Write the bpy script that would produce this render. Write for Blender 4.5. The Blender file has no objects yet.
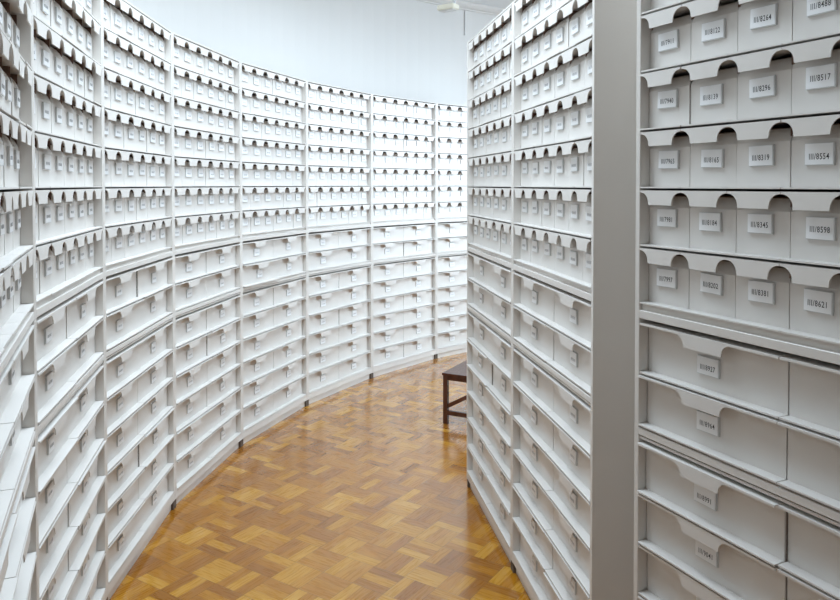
import bpy, bmesh, math, random
from mathutils import Vector, Matrix
random.seed(7)
scn = bpy.context.scene
col = scn.collection

# ------------------------------------------------------------ camera
cam_data = bpy.data.cameras.new('camera')
cam = bpy.data.objects.new('camera', cam_data); col.objects.link(cam)
cam.location = (0, 0, 1.65)
cam.rotation_euler = (math.radians(90) - 0.02, 0, 0)
cam_data.sensor_width = 36.0
cam_data.lens = 36.0 * 742.6 / 840
cam_data.shift_y = -100.4 / 840
cam_data.clip_start = 0.05
scn.camera = cam

# ------------------------------------------------------------ materials
def mat(name, color, rough=0.5, spec=0.5, var=0.04, scale=6.0, bump=0.0, bscale=300.0):
    m = bpy.data.materials.new(name); m.use_nodes = True
    nt = m.node_tree; b = nt.nodes['Principled BSDF']
    b.inputs['Roughness'].default_value = rough
    b.inputs['Specular IOR Level'].default_value = spec
    tc = nt.nodes.new('ShaderNodeTexCoord')
    nz = nt.nodes.new('ShaderNodeTexNoise'); nz.inputs['Scale'].default_value = scale
    nz.inputs['Detail'].default_value = 4
    rp = nt.nodes.new('ShaderNodeValToRGB')
    rp.color_ramp.elements[0].position = .3; rp.color_ramp.elements[1].position = .7
    rp.color_ramp.elements[0].color = tuple(c * (1 - var) for c in color) + (1,)
    rp.color_ramp.elements[1].color = tuple(min(1, c * (1 + var)) for c in color) + (1,)
    nt.links.new(tc.outputs['Object'], nz.inputs['Vector'])
    nt.links.new(nz.outputs['Fac'], rp.inputs['Fac'])
    nt.links.new(rp.outputs['Color'], b.inputs['Base Color'])
    if bump:
        n2 = nt.nodes.new('ShaderNodeTexNoise'); n2.inputs['Scale'].default_value = bscale
        bp = nt.nodes.new('ShaderNodeBump'); bp.inputs['Strength'].default_value = bump
        bp.inputs['Distance'].default_value = .002
        nt.links.new(tc.outputs['Object'], n2.inputs['Vector'])
        nt.links.new(n2.outputs['Fac'], bp.inputs['Height'])
        nt.links.new(bp.outputs['Normal'], b.inputs['Normal'])
    return m

M_drawer = mat('painted_drawer_metal', (.745, .705, .662), .42, .4, .025, 5)
M_body = mat('painted_cabinet_metal', (.735, .692, .645), .40, .4, .02, 3)
M_inside = mat('brown_drawer_inside', (.24, .15, .115), .8, .2, .2, 9)
M_card = mat('label_card', (.92, .92, .92), .45, .5, .02, 30)
M_holder = mat('label_holder', (.66, .66, .65), .3, .5, .03, 30)
M_ink = mat('black_ink', (.03, .03, .035), .6, .3, .1, 50)
M_faint = mat('faded_grey_ink', (.52, .52, .53), .6, .3, .1, 50)
M_wall = mat('white_wall_plaster', (.74, .72, .695), .8, .2, .012, 1.5, .15, 40)
M_ceil = mat('white_ceiling_plaster', (.84, .86, .88), .8, .2, .01, 1.5)
M_foot = mat('dark_foot_rubber', (.13, .10, .08), .6, .3, .1, 40)
M_stool = mat('dark_brown_wood', (.085, .028, .016), .24, .5, .35, 14)
M_frame = mat('white_window_paint', (.8, .8, .8), .5, .4, .01, 5)
M_lamp = mat('cream_lamp_enamel', (.74, .70, .58), .4, .4, .02, 8)
M_cable = mat('grey_cable', (.66, .67, .68), .6, .3, .03, 8)

def mat_glass():
    m = bpy.data.materials.new('window_glass'); m.use_nodes = True
    b = m.node_tree.nodes['Principled BSDF']
    b.inputs['Base Color'].default_value = (.9, .95, .95, 1)
    b.inputs['Roughness'].default_value = .02
    b.inputs['Transmission Weight'].default_value = 1
    return m
M_glass = mat_glass()

def mat_emit(name, c, s):
    m = bpy.data.materials.new(name); m.use_nodes = True
    b = m.node_tree.nodes['Principled BSDF']
    b.inputs['Emission Color'].default_value = c + (1,)
    b.inputs['Emission Strength'].default_value = s
    return m
M_tube = mat_emit('lit_diffuser', (.93, .97, 1.0), 6.0)

def mat_parquet():
    m = bpy.data.materials.new('oak_mosaic_parquet'); m.use_nodes = True
    nt = m.node_tree; N = nt.nodes; L = nt.links
    b = N['Principled BSDF']
    def math_(op, a, c=None, clamp=False):
        n = N.new('ShaderNodeMath'); n.operation = op; n.use_clamp = clamp
        for i, v in enumerate((a, c)):
            if v is None: continue
            if isinstance(v, (int, float)): n.inputs[i].default_value = v
            else: L.new(v, n.inputs[i])
        return n.outputs[0]
    tc = N.new('ShaderNodeTexCoord')
    mp = N.new('ShaderNodeMapping'); mp.inputs['Rotation'].default_value = (0, 0, math.radians(-57))
    mp.inputs['Location'].default_value = (40.03, 40.07, 0)
    L.new(tc.outputs['Object'], mp.inputs['Vector'])
    sep = N.new('ShaderNodeSeparateXYZ'); L.new(mp.outputs['Vector'], sep.inputs[0])
    mod = .156; ns = 3
    x = math_('DIVIDE', sep.outputs[0], mod); y = math_('DIVIDE', sep.outputs[1], mod)
    cx = math_('FLOOR', x); cy = math_('FLOOR', y)
    fx = math_('FRACT', x); fy = math_('FRACT', y)
    par = math_('MODULO', math_('ADD', cx, cy), 2.0)
    par = math_('ABSOLUTE', par)
    def mix(a, c, f):      # a*(1-f)+c*f
        return math_('ADD', math_('MULTIPLY', a, math_('SUBTRACT', 1.0, f)), math_('MULTIPLY', c, f))
    u = mix(fx, fy, par)   # across strips
    v = mix(fy, fx, par)   # along strips
    su = math_('MULTIPLY', u, float(ns)); si = math_('FLOOR', su); sf = math_('FRACT', su)
    cmb = N.new('ShaderNodeCombineXYZ'); L.new(cx, cmb.inputs[0]); L.new(cy, cmb.inputs[1]); L.new(si, cmb.inputs[2])
    wn = N.new('ShaderNodeTexWhiteNoise'); wn.noise_dimensions = '3D'; L.new(cmb.outputs[0], wn.inputs['Vector'])
    cmb2 = N.new('ShaderNodeCombineXYZ'); L.new(cx, cmb2.inputs[0]); L.new(cy, cmb2.inputs[1])
    wn2 = N.new('ShaderNodeTexWhiteNoise'); wn2.noise_dimensions = '3D'; L.new(cmb2.outputs[0], wn2.inputs['Vector'])
    # grain
    cg = N.new('ShaderNodeCombineXYZ')
    L.new(math_('ADD', math_('MULTIPLY', su, 4.0), math_('MULTIPLY', wn.outputs['Value'], 90.0)), cg.inputs[0])
    L.new(math_('ADD', math_('MULTIPLY', v, 1.1), math_('MULTIPLY', cx, 7.3)), cg.inputs[1])
    L.new(math_('MULTIPLY', cy, 3.1), cg.inputs[2])
    gn = N.new('ShaderNodeTexNoise'); gn.inputs['Scale'].default_value = 1.6; gn.inputs['Detail'].default_value = 6
    L.new(cg.outputs[0], gn.inputs['Vector'])
    big = N.new('ShaderNodeTexNoise'); big.inputs['Scale'].default_value = 1.3; big.inputs['Detail'].default_value = 3
    L.new(tc.outputs['Object'], big.inputs['Vector'])
    t = math_('ADD', math_('MULTIPLY', wn.outputs['Value'], .62), math_('MULTIPLY', wn2.outputs['Value'], .04))
    t = math_('ADD', t, math_('MULTIPLY', gn.outputs['Fac'], .46))
    t = math_('ADD', t, math_('MULTIPLY', big.outputs['Fac'], .14))
    t = math_('SUBTRACT', t, .08, True)
    rp = N.new('ShaderNodeValToRGB'); L.new(t, rp.inputs['Fac'])
    e = rp.color_ramp.elements
    e[0].position = 0; e[0].color = (.18, .058, .002, 1)
    e[1].position = 1; e[1].color = (.66, .37, .08, 1)
    a = e.new(.32); a.color = (.31, .108, .002, 1)
    a = e.new(.62); a.color = (.42, .165, .004, 1)
    a = e.new(.82); a.color = (.53, .25, .018, 1)
    # seams
    def edge(f, w):
        d = math_('MINIMUM', f, math_('SUBTRACT', 1.0, f))
        return math_('SUBTRACT', 1.0, math_('DIVIDE', d, w), True)
    s1 = edge(sf, .035); s2 = math_('MAXIMUM', edge(fx, .013), edge(fy, .013))
    s = math_('MAXIMUM', math_('MULTIPLY', s1, .3), math_('MULTIPLY', s2, .62))
    mx = N.new('ShaderNodeMixRGB'); mx.blend_type = 'MIX'
    L.new(s, mx.inputs[0]); L.new(rp.outputs['Color'], mx.inputs[1]); mx.inputs[2].default_value = (.07, .028, .01, 1)
    L.new(mx.outputs[0], b.inputs['Base Color'])
    rr = N.new('ShaderNodeMapRange'); L.new(gn.outputs['Fac'], rr.inputs['Value'])
    rr.inputs['To Min'].default_value = .2; rr.inputs['To Max'].default_value = .36
    L.new(rr.outputs[0], b.inputs['Roughness'])
    b.inputs['Specular IOR Level'].default_value = .15
    b.inputs['Coat Weight'].default_value = 1.0; b.inputs['Coat Roughness'].default_value = .17; b.inputs['Coat IOR'].default_value = 1.75
    h = math_('ADD', math_('MULTIPLY', s, -1.0), math_('MULTIPLY', gn.outputs['Fac'], .35))
    h = math_('ADD', h, math_('MULTIPLY', wn.outputs['Value'], .25))
    bp = N.new('ShaderNodeBump'); bp.inputs['Strength'].default_value = .22; bp.inputs['Distance'].default_value = .0012
    L.new(h, bp.inputs['Height']); L.new(bp.outputs['Normal'], b.inputs['Normal'])
    return m
M_floor = mat_parquet()

# ------------------------------------------------------------ helpers
def box(bm, x0, x1, y0, y1, z0, z1, mi=0):
    vs = [bm.verts.new(p) for p in ((x0,y0,z0),(x1,y0,z0),(x1,y1,z0),(x0,y1,z0),(x0,y0,z1),(x1,y0,z1),(x1,y1,z1),(x0,y1,z1))]
    for f in ((0,3,2,1),(4,5,6,7),(0,1,5,4),(1,2,6,5),(2,3,7,6),(3,0,4,7)):
        fc = bm.faces.new([vs[i] for i in f]); fc.material_index = mi
    return vs

def extrude_xz(bm, pts, y0, y1, mi=0):
    a = [bm.verts.new((x, y0, z)) for x, z in pts]
    b = [bm.verts.new((x, y1, z)) for x, z in pts]
    n = len(pts)
    f = bm.faces.new(a); f.material_index = mi
    f = bm.faces.new(b[::-1]); f.material_index = mi
    for i in range(n):
        j = (i + 1) % n
        f = bm.faces.new((a[j], a[i], b[i], b[j])); f.material_index = mi

def mesh(name, bm, mats):
    bmesh.ops.recalc_face_normals(bm, faces=bm.faces)
    me = bpy.data.meshes.new(name); bm.to_mesh(me); bm.free()
    for m in mats: me.materials.append(m)
    return me

def link(name, me, parent=None, loc=(0,0,0), rz=0):
    o = bpy.data.objects.new(name, me); col.objects.link(o)
    o.location = loc; o.rotation_euler = (0, 0, rz)
    if parent: o.parent = parent
    return o

def bevel(bm, w=.0015, seg=1):
    bmesh.ops.bevel(bm, geom=[e for e in bm.edges], offset=w, segments=seg, affect='EDGES', clamp_overlap=True)

def struct(name, me, loc=(0,0,0), rz=0):
    o = link(name, me, None, loc, rz); o['kind'] = 'structure'; return o

# ------------------------------------------------------------ cabinet dimensions
W = .903; E = .018; H = 2.42; D = .40
REC = .032
NW = (W - 2*E) / 6; WW = (W - 2*E) / 2
Z1 = 1.333; PN = (H - .0095 - Z1) / 7        # narrow rows
RAIL1 = (1.293, 1.315)
Z2 = [1.0055, 1.146]; PW2 = .1405
RAIL2 = (.980, .9985)
Z3 = .092; PW3 = .1452
Z3N = .131; PW3N = .139                   # the nearest cabinet stands on a slightly higher base

def drawer_mesh(name, w, h, tabw, tabh=.038, lip=.004, kb=4):
    bm = bmesh.new()
    g = .0009 if kb < 6 else .0017
    top = h - .0058
    x0, x1 = g, w - g
    # recessed front panel, its upper edge rolled inwards above the label
    prof = [(REC, 0.0), (REC, top - .044), (REC + .003, top - .036), (REC + .009, top - .025), (REC + .018, top - .0155), (REC + .030, top - .0125)]
    if kb > 5: prof = [(REC, 0.0), (REC, top - .013), (REC + .003, top - .009), (REC + .010, top - .005)]
    fr = [(bm.verts.new((x0, y, z)), bm.verts.new((x1, y, z))) for y, z in prof]
    for k in range(len(fr) - 1):
        f = bm.faces.new((fr[k][0], fr[k][1], fr[k+1][1], fr[k+1][0])); f.smooth = k > 0
        if k >= kb: f.material_index = 1
    # ends of the front panel
    for sd in (0, 1):
        xx = (x0, x1)[sd]
        bk = [bm.verts.new((xx, REC + .034, z)) for y, z in prof]
        for k in range(len(fr) - 1):
            bm.faces.new((fr[k][sd], fr[k+1][sd], bk[k+1], bk[k]))
    # lower ledge reaching forward
    box(bm, x0, x1, .0008, REC + .001, 0.0, lip)
    # body behind the panel (open-topped, brown inside)
    box(bm, x0, x0 + .003, REC + .004, .37, 0, top - .006, 1)
    box(bm, x1 - .003, x1, REC + .004, .37, 0, top - .006, 1)
    box(bm, x0, x1, .366, .37, 0, top - .006, 1)
    box(bm, x0, x1, REC + .004, .37, 0, .003, 1)
    # top plate
    box(bm, x0, x1, .003, .37, top - .0028, top)
    # hanging pull: strip across the width with a tab and two quarter-round cuts
    c = w / 2; r = .025; s = top - .0055
    pts = [(x0, top), (x0, s)]
    n = 7
    L0 = c - tabw / 2
    for i in range(n + 1):
        a = math.pi/2 * i / n
        pts.append((L0 - r + r * math.sin(a) - .0015*(1-i/n), s - r * (1 - math.cos(a))))
    pts.append((L0 + .0012, top - tabh)); R0 = c + tabw / 2
    pts.append((R0 - .0012, top - tabh))
    for i in range(n, -1, -1):
        a = math.pi/2 * i / n
        pts.append((R0 + r - r * math.sin(a) + .0015*(1-i/n), s - r * (1 - math.cos(a))))
    pts += [(x1, s), (x1, top)]
    # drop duplicate points
    out = []
    for p in pts:
        if not out or math.hypot(p[0]-out[-1][0], p[1]-out[-1][1]) > 1e-5: out.append(p)
    extrude_xz(bm, out, 0.0, .003)
    return mesh(name, bm, [M_drawer, M_inside])

ME_narrow = drawer_mesh('card_drawer', NW, PN, .085)
ME_wide2 = drawer_mesh('wide_drawer', WW, PW2, .118, .035, kb=9)
ME_wide3 = drawer_mesh('wide_drawer_low', WW, PW3, .118, .035, kb=9)
ME_wide3n = drawer_mesh('wide_drawer_low', WW, PW3N, .118, .035, kb=9)

# ------------------------------------------------------------ label cards
CWD, CHT = .067, .0465
def text_mesh(s, size):
    cu = bpy.data.curves.new('t', 'FONT'); cu.body = s; cu.size = size
    cu.align_x = 'CENTER'; cu.align_y = 'CENTER'; cu.resolution_u = 3; cu.offset = .00008; cu.space_character = 1.12
    o = bpy.data.objects.new('t', cu); col.objects.link(o)
    dg = bpy.context.evaluated_depsgraph_get()
    me = bpy.data.meshes.new_from_object(o.evaluated_get(dg))
    bpy.data.objects.remove(o); bpy.data.curves.remove(cu)
    return me

def card_mesh(name, text=None, cw=CWD, ch=CHT, seed=0, tz=-.004):
    bm = bmesh.new()
    # y=0 is the drawer face; card stands out towards -y
    box(bm, -cw/2, cw/2, -.0055, 0.0, -ch/2, ch/2, 1)              # holder plate
    box(bm, -cw/2 + .001, cw/2 - .0022, -.0062, -.0055, -ch/2 + .0018, ch/2 - .001, 0)
    if text:
        me = text_mesh(text, .0158)
        n0 = len(bm.verts); f0 = len(bm.faces)
        bm.from_mesh(me)
        bm.verts.ensure_lookup_table(); bm.faces.ensure_lookup_table()
        vs = bm.verts[n0:]
        for v in vs:
            x, y = v.co.x, v.co.y
            v.co = Vector((x * .86, -.0065, y * 1.12 + tz))
        for f in bm.faces[f0:]: f.material_index = 2
        # serif feet and heads on the three strokes of the roman numeral
        bpy.data.meshes.remove(me)
    else:
        rnd = random.Random(seed)
        x = -.021
        while x < .021:
            wd = rnd.uniform(.0016, .003)
            hh = rnd.uniform(.007, .0105)
            if rnd.random() < .85:
                box(bm, x, x + wd * .45, -.0065, -.0062, tz - hh/2, tz + hh/2, 2)
                if rnd.random() < .5:
                    zz = tz + rnd.choice((-1, 0, 1)) * hh * .42
                    box(bm, x, x + wd, -.0065, -.0062, zz - .0007, zz + .0007, 2)
            x += wd + .0011
    me = bpy.data.meshes.new(name)
    if text:
        bm.to_mesh(me); bm.free()
        # flip text faces if needed
        for m in (M_card, M_holder, M_ink): me.materials.append(m)
    else:
        bm.free(); bm = None
        bm = bmesh.new()
        box(bm, -cw/2, cw/2, -.0055, 0.0, -ch/2, ch/2, 1)
        box(bm, -cw/2 + .001, cw/2 - .0022, -.0062, -.0055, -ch/2 + .0018, ch/2 - .001, 0)
        rnd = random.Random(seed); x = -.020
        while x < .020:
            hh = rnd.uniform(.007, .0105); wd = rnd.uniform(.0009, .0016)
            box(bm, x, x + wd, -.0065, -.0062, tz - hh/2, tz + hh/2, 2)
            x += wd + rnd.uniform(.0012, .0026)
        bmesh.ops.recalc_face_normals(bm, faces=bm.faces)
        bm.to_mesh(me); bm.free()
        for m in (M_card, M_holder, M_faint): me.materials.append(m)
    return me

ME_cards = [card_mesh('label_card', None, seed=i + 1, cw=CWD * (.92 + .05*(i % 3)), ch=CHT * (.96 + .05*(i % 2))) for i in range(5)]

# ------------------------------------------------------------ cabinet carcass meshes
def carcass():
    m = {}
    def one(name, boxes, mat_=M_body, bev=.0012):
        bm = bmesh.new()
        for b in boxes: box(bm, *b)
        bevel(bm, bev)
        m[name] = mesh(name, bm, [mat_])
    one('side_panel', [(0, E - .0012, 0, D, .045, H)])
    one('back_panel', [(E, W - E, D - .015, D - .003, .05, H - .01)])
    one('top_panel', [(E - .001, W - E + .001, .001, D - .003, H - .0075, H)], M_body)
    one('shelf_rail', [(E - .001, W - E + .001, .0, D - .016, RAIL1[0], RAIL1[1])])
    one('shelf_rail_low', [(E - .001, W - E + .001, .0, D - .016, RAIL2[0], RAIL2[1])])
    one('filler_panel', [(E - .001, W - E + .001, .010, .03, RAIL1[1] - .001, Z1 - .001), (E - .001, W - E + .001, .010, .03, RAIL2[1] - .001, Z2[0] - .001)])
    one('trim_strip', [(E - .001, W - E + .001, .004, .05, .9685, .976)])
    one('plinth', [(E * .5, W - E * .5, .016, D - .016, .0, .048),
                   (E - .001, W - E + .001, .001, D - .016, .046, .088)])
    one('foot', [(0, .018, .003, .03, 0, .045)], M_foot, .001)
    return m
CM = carcass()

def cabinet(loc, rz, label, group, prefix='drawer_cabinet', texts=None, pulled=(), seed=0, near=False):
    rnd = random.Random(seed * 31 + 5)
    t = bpy.data.objects.new(prefix, None); col.objects.link(t)
    t.empty_display_size = .1
    t.location = loc; t.rotation_euler = (0, 0, rz)
    t['label'] = label; t['category'] = 'cabinet'; t['group'] = group
    for nm, lc in (('side_panel', (0.0006,0,0)), ('side_panel', (W - E + .0006,0,0)), ('back_panel', (0,0,0)),
                   ('top_panel', (0,0,0)), ('shelf_rail', (0,0,0)), ('shelf_rail_low', (0,0,0)),
                   ('trim_strip', (0,0,0)), ('filler_panel', (0,0,0)), ('plinth', (0,0,0)), ('foot', (0,0,0)), ('foot', (W - .02,0,0))):
        nm2 = {'shelf_rail_low': 'shelf_rail'}.get(nm, nm)
        link(nm2, CM[nm], t, lc)
    def add(me, x, z, h, w, lz, key, name):
        y = -rnd.random() ** 3 * (.004 if w < .2 else .007)
        dz = 0
        if key in pulled: y -= pulled[key]
        d = link(name, me, t, (x, y, z + .0), 0)
        cm = rnd.choice(ME_cards)
        if texts and key in texts:
            cm = card_mesh('label_card', texts[key], cw=CWD * rnd.uniform(.97, 1.04), ch=CHT * rnd.uniform(.95, 1.03), tz=rnd.uniform(-.006, -.002))
        c = link('label_card', cm, d, (w / 2 - (.004 if w > .2 else 0) + rnd.uniform(-.003, .003), REC - .0001, lz + rnd.uniform(-.003, .003)))
        c.rotation_euler = (0, rnd.uniform(-.025, .025), 0)
    for r in range(7):
        for c in range(6):
            add(ME_narrow, E + c * NW, Z1 + r * PN, PN, NW, .0745, ('n', 6 - r, c), 'narrow_drawer')
    for r, z in enumerate(Z2):
        for c in range(2):
            add(ME_wide2, E + c * WW, z, PW2, WW, .0625, ('a', 1 - r, c), 'wide_drawer')
    for r in range(6):
        for c in range(2):
            add(ME_wide3n if near else ME_wide3, E + c * WW, (Z3N + r * PW3N) if near else (Z3 + r * PW3), PW3, WW, .0635, ('b', 5 - r, c), 'wide_drawer')
    return t

# ------------------------------------------------------------ curved row on the left
R = 5.101; CX, CY = 3.846, 3.483; A0 = 2.911
DA = 2 * math.asin(W / 2 / R)
def post(i):
    a = A0 - (i - 4) * DA
    return (CX + R * math.cos(a), CY + R * math.sin(a))
GL = 'drawer cabinets along the curved outer wall'
left_labels = {
    0: 'nearest pale cabinet of the curved left row, cut off by the left frame edge',
    1: 'second pale cabinet from the left frame edge in the curved left row, seen very obliquely',
    2: 'third cabinet from left frame edge in curved row, its top edge leaving the picture',
    3: 'pale cabinet in curved left row, nearest one whose whole top edge shows',
    4: 'pale cabinet in curved left row with one wide drawer pulled slightly out',
    5: 'pale cabinet on the curved wall, third from the far end seen past the aisle',
    6: 'bright white cabinet second from the far end of the curve, just left of the stool',
    7: 'farthest bright cabinet, partly hidden behind the near right row, above the stool',
    8: 'cabinet around the curve, hidden beyond the right row',
}
for i in range(0, 9):
    p, q = post(i), post(i + 1)
    rz = math.atan2(q[1] - p[1], q[0] - p[0])
    pulled = {('a', 1, 0): .022, ('a', 1, 1): .007} if i == 4 else {('b', 1, 1): .006} if i == 3 else {}
    if i == 8: 
        continue
    cabinet((p[0], p[1], 0), rz, left_labels[i], GL, pulled=pulled, seed=i)

# ------------------------------------------------------------ right row
p1 = Vector((.385, 3.112)); p2 = Vector((.525, 2.246))
d = (p2 - Vector((.262, 3.985))).normalized()
ang = math.atan2(d.y, d.x)
GR = 'drawer cabinets of the inner row on the right'
e = p2 - d * W
cabinet((e.x, e.y, 0), ang, 'grey cabinet in the right row whose plain end panel faces the aisle gap', GR, seed=21)
e2 = e - d * (W + .001)
cabinet((e2.x, e2.y, 0), ang, 'farther grey cabinet of right row, at its end next to dark stool', GR, seed=22)

# ------------------------------------------------------------ near cabinet with readable labels
an = .4384
dn = Vector((math.sin(an), -math.cos(an)))
s = Vector((.5870, 1.9812)) - dn * E
T = {}
for c, lst in enumerate((('III/7911','III/7940','III/7965','III/7981','III/7997'),
                         ('III/8122','III/8139','III/8165','III/8184','III/8202'),
                         ('III/8264','III/8296','III/8319','III/8345','III/8381'),
                         ('III/8488','III/8517','III/8554','III/8598','III/8621'))):
    for r, tx in enumerate(lst): T[('n', r + 2, c)] = tx
T[('a', 0, 0)] = 'III/8927'; T[('a', 1, 0)] = 'III/8964'
T[('b', 0, 0)] = 'III/8991'; T[('b', 1, 0)] = 'III/9041'
cabinet((s.x, s.y, 0), math.atan2(dn.y, dn.x), 'nearest cabinet at right frame edge with readable numbers on its label cards', GR, texts=T, seed=33, near=True)

# ------------------------------------------------------------ stool
def stool():
    t = bpy.data.objects.new('wooden_stool', None); col.objects.link(t)
    t['label'] = 'low dark brown wooden stool half hidden behind the right row'; t['category'] = 'stool'
    w, dp, h = .35, .46, .352
    th = .032
    bm = bmesh.new(); box(bm, -.006, w + .006, -.006, dp + .006, h - .016, h); bevel(bm, .003, 2)
    link('seat', mesh('seat', bm, [M_stool]), t)
    bm = bmesh.new(); box(bm, 0, th, 0, th, 0, h - .016); bevel(bm, .002)
    lm = mesh('leg', bm, [M_stool])
    for x, y in ((0,0),(w-th,0),(0,dp-th),(w-th,dp-th)): link('leg', lm, t, (x, y, 0))
    bm = bmesh.new()
    box(bm, th, w-th, .006, .024, h-.048, h-.016); box(bm, th, w-th, dp-.024, dp-.006, h-.048, h-.016)
    box(bm, .006, .024, th, dp-th, h-.048, h-.016); box(bm, w-.024, w-.006, th, dp-th, h-.048, h-.016)
    link('apron', mesh('apron', bm, [M_stool]), t)
    for y in (.006, dp - .026):
        bm = bmesh.new(); box(bm, th, w - th, y, y + .02, .062, .092)
        link('stretcher', mesh('stretcher', bm, [M_stool]), t)
        bm = bmesh.new()
        extrude_xz(bm, [(th, .108), (th, .138), (w-th, .300), (w-th, .268)], y + .003, y + .017)
        link('brace', mesh('brace', bm, [M_stool]), t)
    t.location = (.158, 5.10, 0); t.rotation_euler = (0, 0, math.radians(-27))
stool()

# ------------------------------------------------------------ room shell
HC = 3.60
RW = R + .56
def arc_pts(r, a_from, a_to, n):
    return [(CX + r * math.cos(a_from + (a_to - a_from) * k / n), CY + r * math.sin(a_from + (a_to - a_from) * k / n)) for k in range(n + 1)]
aF, aT = math.radians(62), math.radians(232)
XR = 4.6
def curved(name, r0, r1, z0, z1, m, n=110):
    bm = bmesh.new()
    P0 = arc_pts(r0, aF, aT, n); P1 = arc_pts(r1, aF, aT, n)
    rings = []
    for a, b in zip(P0, P1):
        rings.append([bm.verts.new((a[0], a[1], z0)), bm.verts.new((b[0], b[1], z0)), bm.verts.new((b[0], b[1], z1)), bm.verts.new((a[0], a[1], z1))])
    for i in range(n):
        for k in range(4):
            bm.faces.new((rings[i][k], rings[i][(k+1)%4], rings[i+1][(k+1)%4], rings[i+1][k]))
    bm.faces.new(rings[0]); bm.faces.new(rings[-1][::-1])
    me = mesh(name, bm, [m])
    for p in me.polygons: p.use_smooth = False
    return struct(name, me)
curved('wall_left', RW, RW + .2, 0, HC, M_wall)
# cove moulding between wall and ceiling
bm = bmesh.new(); n = 110
prof = [(0, 0), (-.018, .0), (-.022, .012), (-.05, .022), (-.075, .045), (-.085, .07), (0, .07)]
pts = [arc_pts(RW + dr, aF, aT, n) for dr, dz in prof]
vv = [[bm.verts.new((pts[k][i][0], pts[k][i][1], HC - .072 + prof[k][1])) for k in range(len(prof))] for i in range(n + 1)]
for i in range(n):
    for k in range(len(prof) - 1):
        bm.faces.new((vv[i][k], vv[i][k+1], vv[i+1][k+1], vv[i+1][k]))
struct('trim_1', mesh('trim_1', bm, [M_wall]))

bm = bmesh.new(); box(bm, -3.2, XR + .2, -2.4, 10.2, -.1, 0)
struct('floor', mesh('floor', bm, [M_floor]))
bm = bmesh.new(); box(bm, -3.2, XR + .2, -2.4, 10.2, HC, HC + .1)
struct('ceiling', mesh('ceiling', bm, [M_ceil]))
YB = -1.4
bm = bmesh.new(); box(bm, -1.6, XR + .2, YB - .2, YB, 0, HC)
struct('wall_back', mesh('wall_back', bm, [M_wall]))
# right wall with a tall window opening
WY0, WY1, WZ0, WZ1 = 5.4, 9.2, .7, 3.2
bm = bmesh.new()
box(bm, XR, XR + .2, YB, WY0, 0, HC); box(bm, XR, XR + .2, WY1, 10.0, 0, HC)
box(bm, XR, XR + .2, WY0, WY1, 0, WZ0); box(bm, XR, XR + .2, WY0, WY1, WZ1, HC)
struct('wall_right', mesh('wall_right', bm, [M_wall]))
bm = bmesh.new()
fw = .06
for y in (WY0, WY0 + (WY1-WY0)/3 - fw/2, WY0 + 2*(WY1-WY0)/3 - fw/2, WY1 - fw): box(bm, XR + .06, XR + .12, y, y + fw, WZ0, WZ1)
for z in (WZ0, WZ1 - fw): box(bm, XR + .06, XR + .12, WY0, WY1, z, z + fw)
fr = struct('window_1', mesh('window_1', bm, [M_frame]))
bm = bmesh.new(); box(bm, XR + .085, XR + .091, WY0 + fw, WY1 - fw, WZ0 + fw, WZ1 - fw)
link('pane', mesh('pane', bm, [M_glass]), fr)

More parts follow.
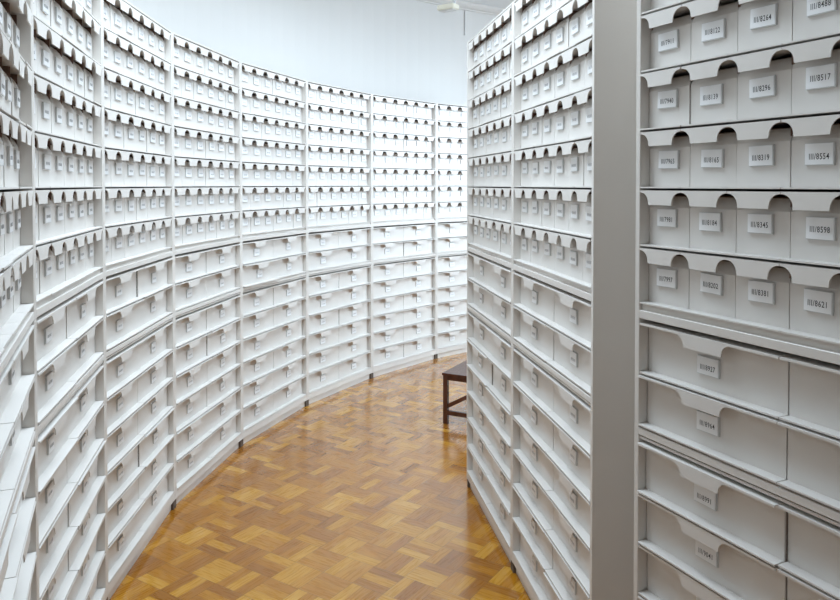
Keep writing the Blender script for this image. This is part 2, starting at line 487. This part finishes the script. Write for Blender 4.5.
# ------------------------------------------------------------ ceiling lamp seen at the top edge, and the others along the aisle
LAMPS = []
def lamp(x, y, rz, label):
    t = bpy.data.objects.new('ceiling_lamp', None); col.objects.link(t)
    t.location = (x, y, HC); t.rotation_euler = (0, 0, rz)
    t['label'] = label; t['category'] = 'lamp'
    bm = bmesh.new(); box(bm, -.10, .07, -.05, .05, -.445, -.40); bevel(bm, .006, 2)
    link('housing', mesh('housing', bm, [M_lamp]), t)
    bm = bmesh.new(); box(bm, -.088, .058, -.038, .038, -.4495, -.4445)
    link('diffuser', mesh('diffuser', bm, [M_holder]), t)
    bm = bmesh.new(); box(bm, .045, .06, -.008, .008, -.405, 0)
    link('hanger', mesh('hanger', bm, [M_cable]), t)
    bm = bmesh.new(); box(bm, -.13, .13, -.03, .03, -.03, 0)
    link('ceiling_plate', mesh('ceiling_plate', bm, [M_cable]), t)
lamp(.255, 6.43, math.radians(-38), 'small cream box lamp hanging on a stem at the top edge above the far cabinets')

# thin cable on the far wall
aC = math.atan2(8.0 - CY, .505 - CX)
bm = bmesh.new(); box(bm, -.003, .003, -.0025, .0025, 3.26, HC - .07)
cab = link('wall_cable', mesh('wall_cable', bm, [M_cable]), None, (CX + (RW - .006) * math.cos(aC), CY + (RW - .006) * math.sin(aC), 0), aC)
cab['label'] = 'thin grey cable running down the white wall below the ceiling moulding'; cab['category'] = 'cable'

# ------------------------------------------------------------ light
def area(name, loc, target, sx, sy, energy, color):
    ld = bpy.data.lights.new(name, 'AREA'); ld.shape = 'RECTANGLE'; ld.size = sx; ld.size_y = sy
    ld.energy = energy; ld.color = color
    lo = bpy.data.objects.new(name, ld); col.objects.link(lo)
    lo.location = loc
    lo.rotation_euler = (Vector(target) - Vector(loc)).to_track_quat('-Z', 'Z').to_euler()
    return lo
area('window_daylight', (XR - .02, (WY0+WY1)/2, (WZ0+WZ1)/2), (0, (WY0+WY1)/2 + .2, .8), 3.6, 2.4, 96, (.705, .86, 1.0)).data.spread = math.radians(85)
area('ceiling_light_aisle', (.5, 4.0, HC - .03), (.5, 4.0, 0), 2.0, 3.6, 92, (.705, .86, 1.0)).data.spread = math.radians(172)
area('near_fill_light', (-.5, 2.5, HC - .03), (-.5, 2.5, 0), .8, 1.4, 48, (.715, .865, 1.0)).data.spread = math.radians(170)  # added fill to brighten the near cabinets, not an actual ceiling fixture

w = bpy.data.worlds.new('world'); scn.world = w; w.use_nodes = True
w.node_tree.nodes['Background'].inputs[0].default_value = (.75, .87, 1, 1)
w.node_tree.nodes['Background'].inputs[1].default_value = 1.2

scn.view_settings.view_transform = 'Standard'
scn.view_settings.look = 'None'
scn.view_settings.gamma = 1
scn.view_settings.exposure = 0.15
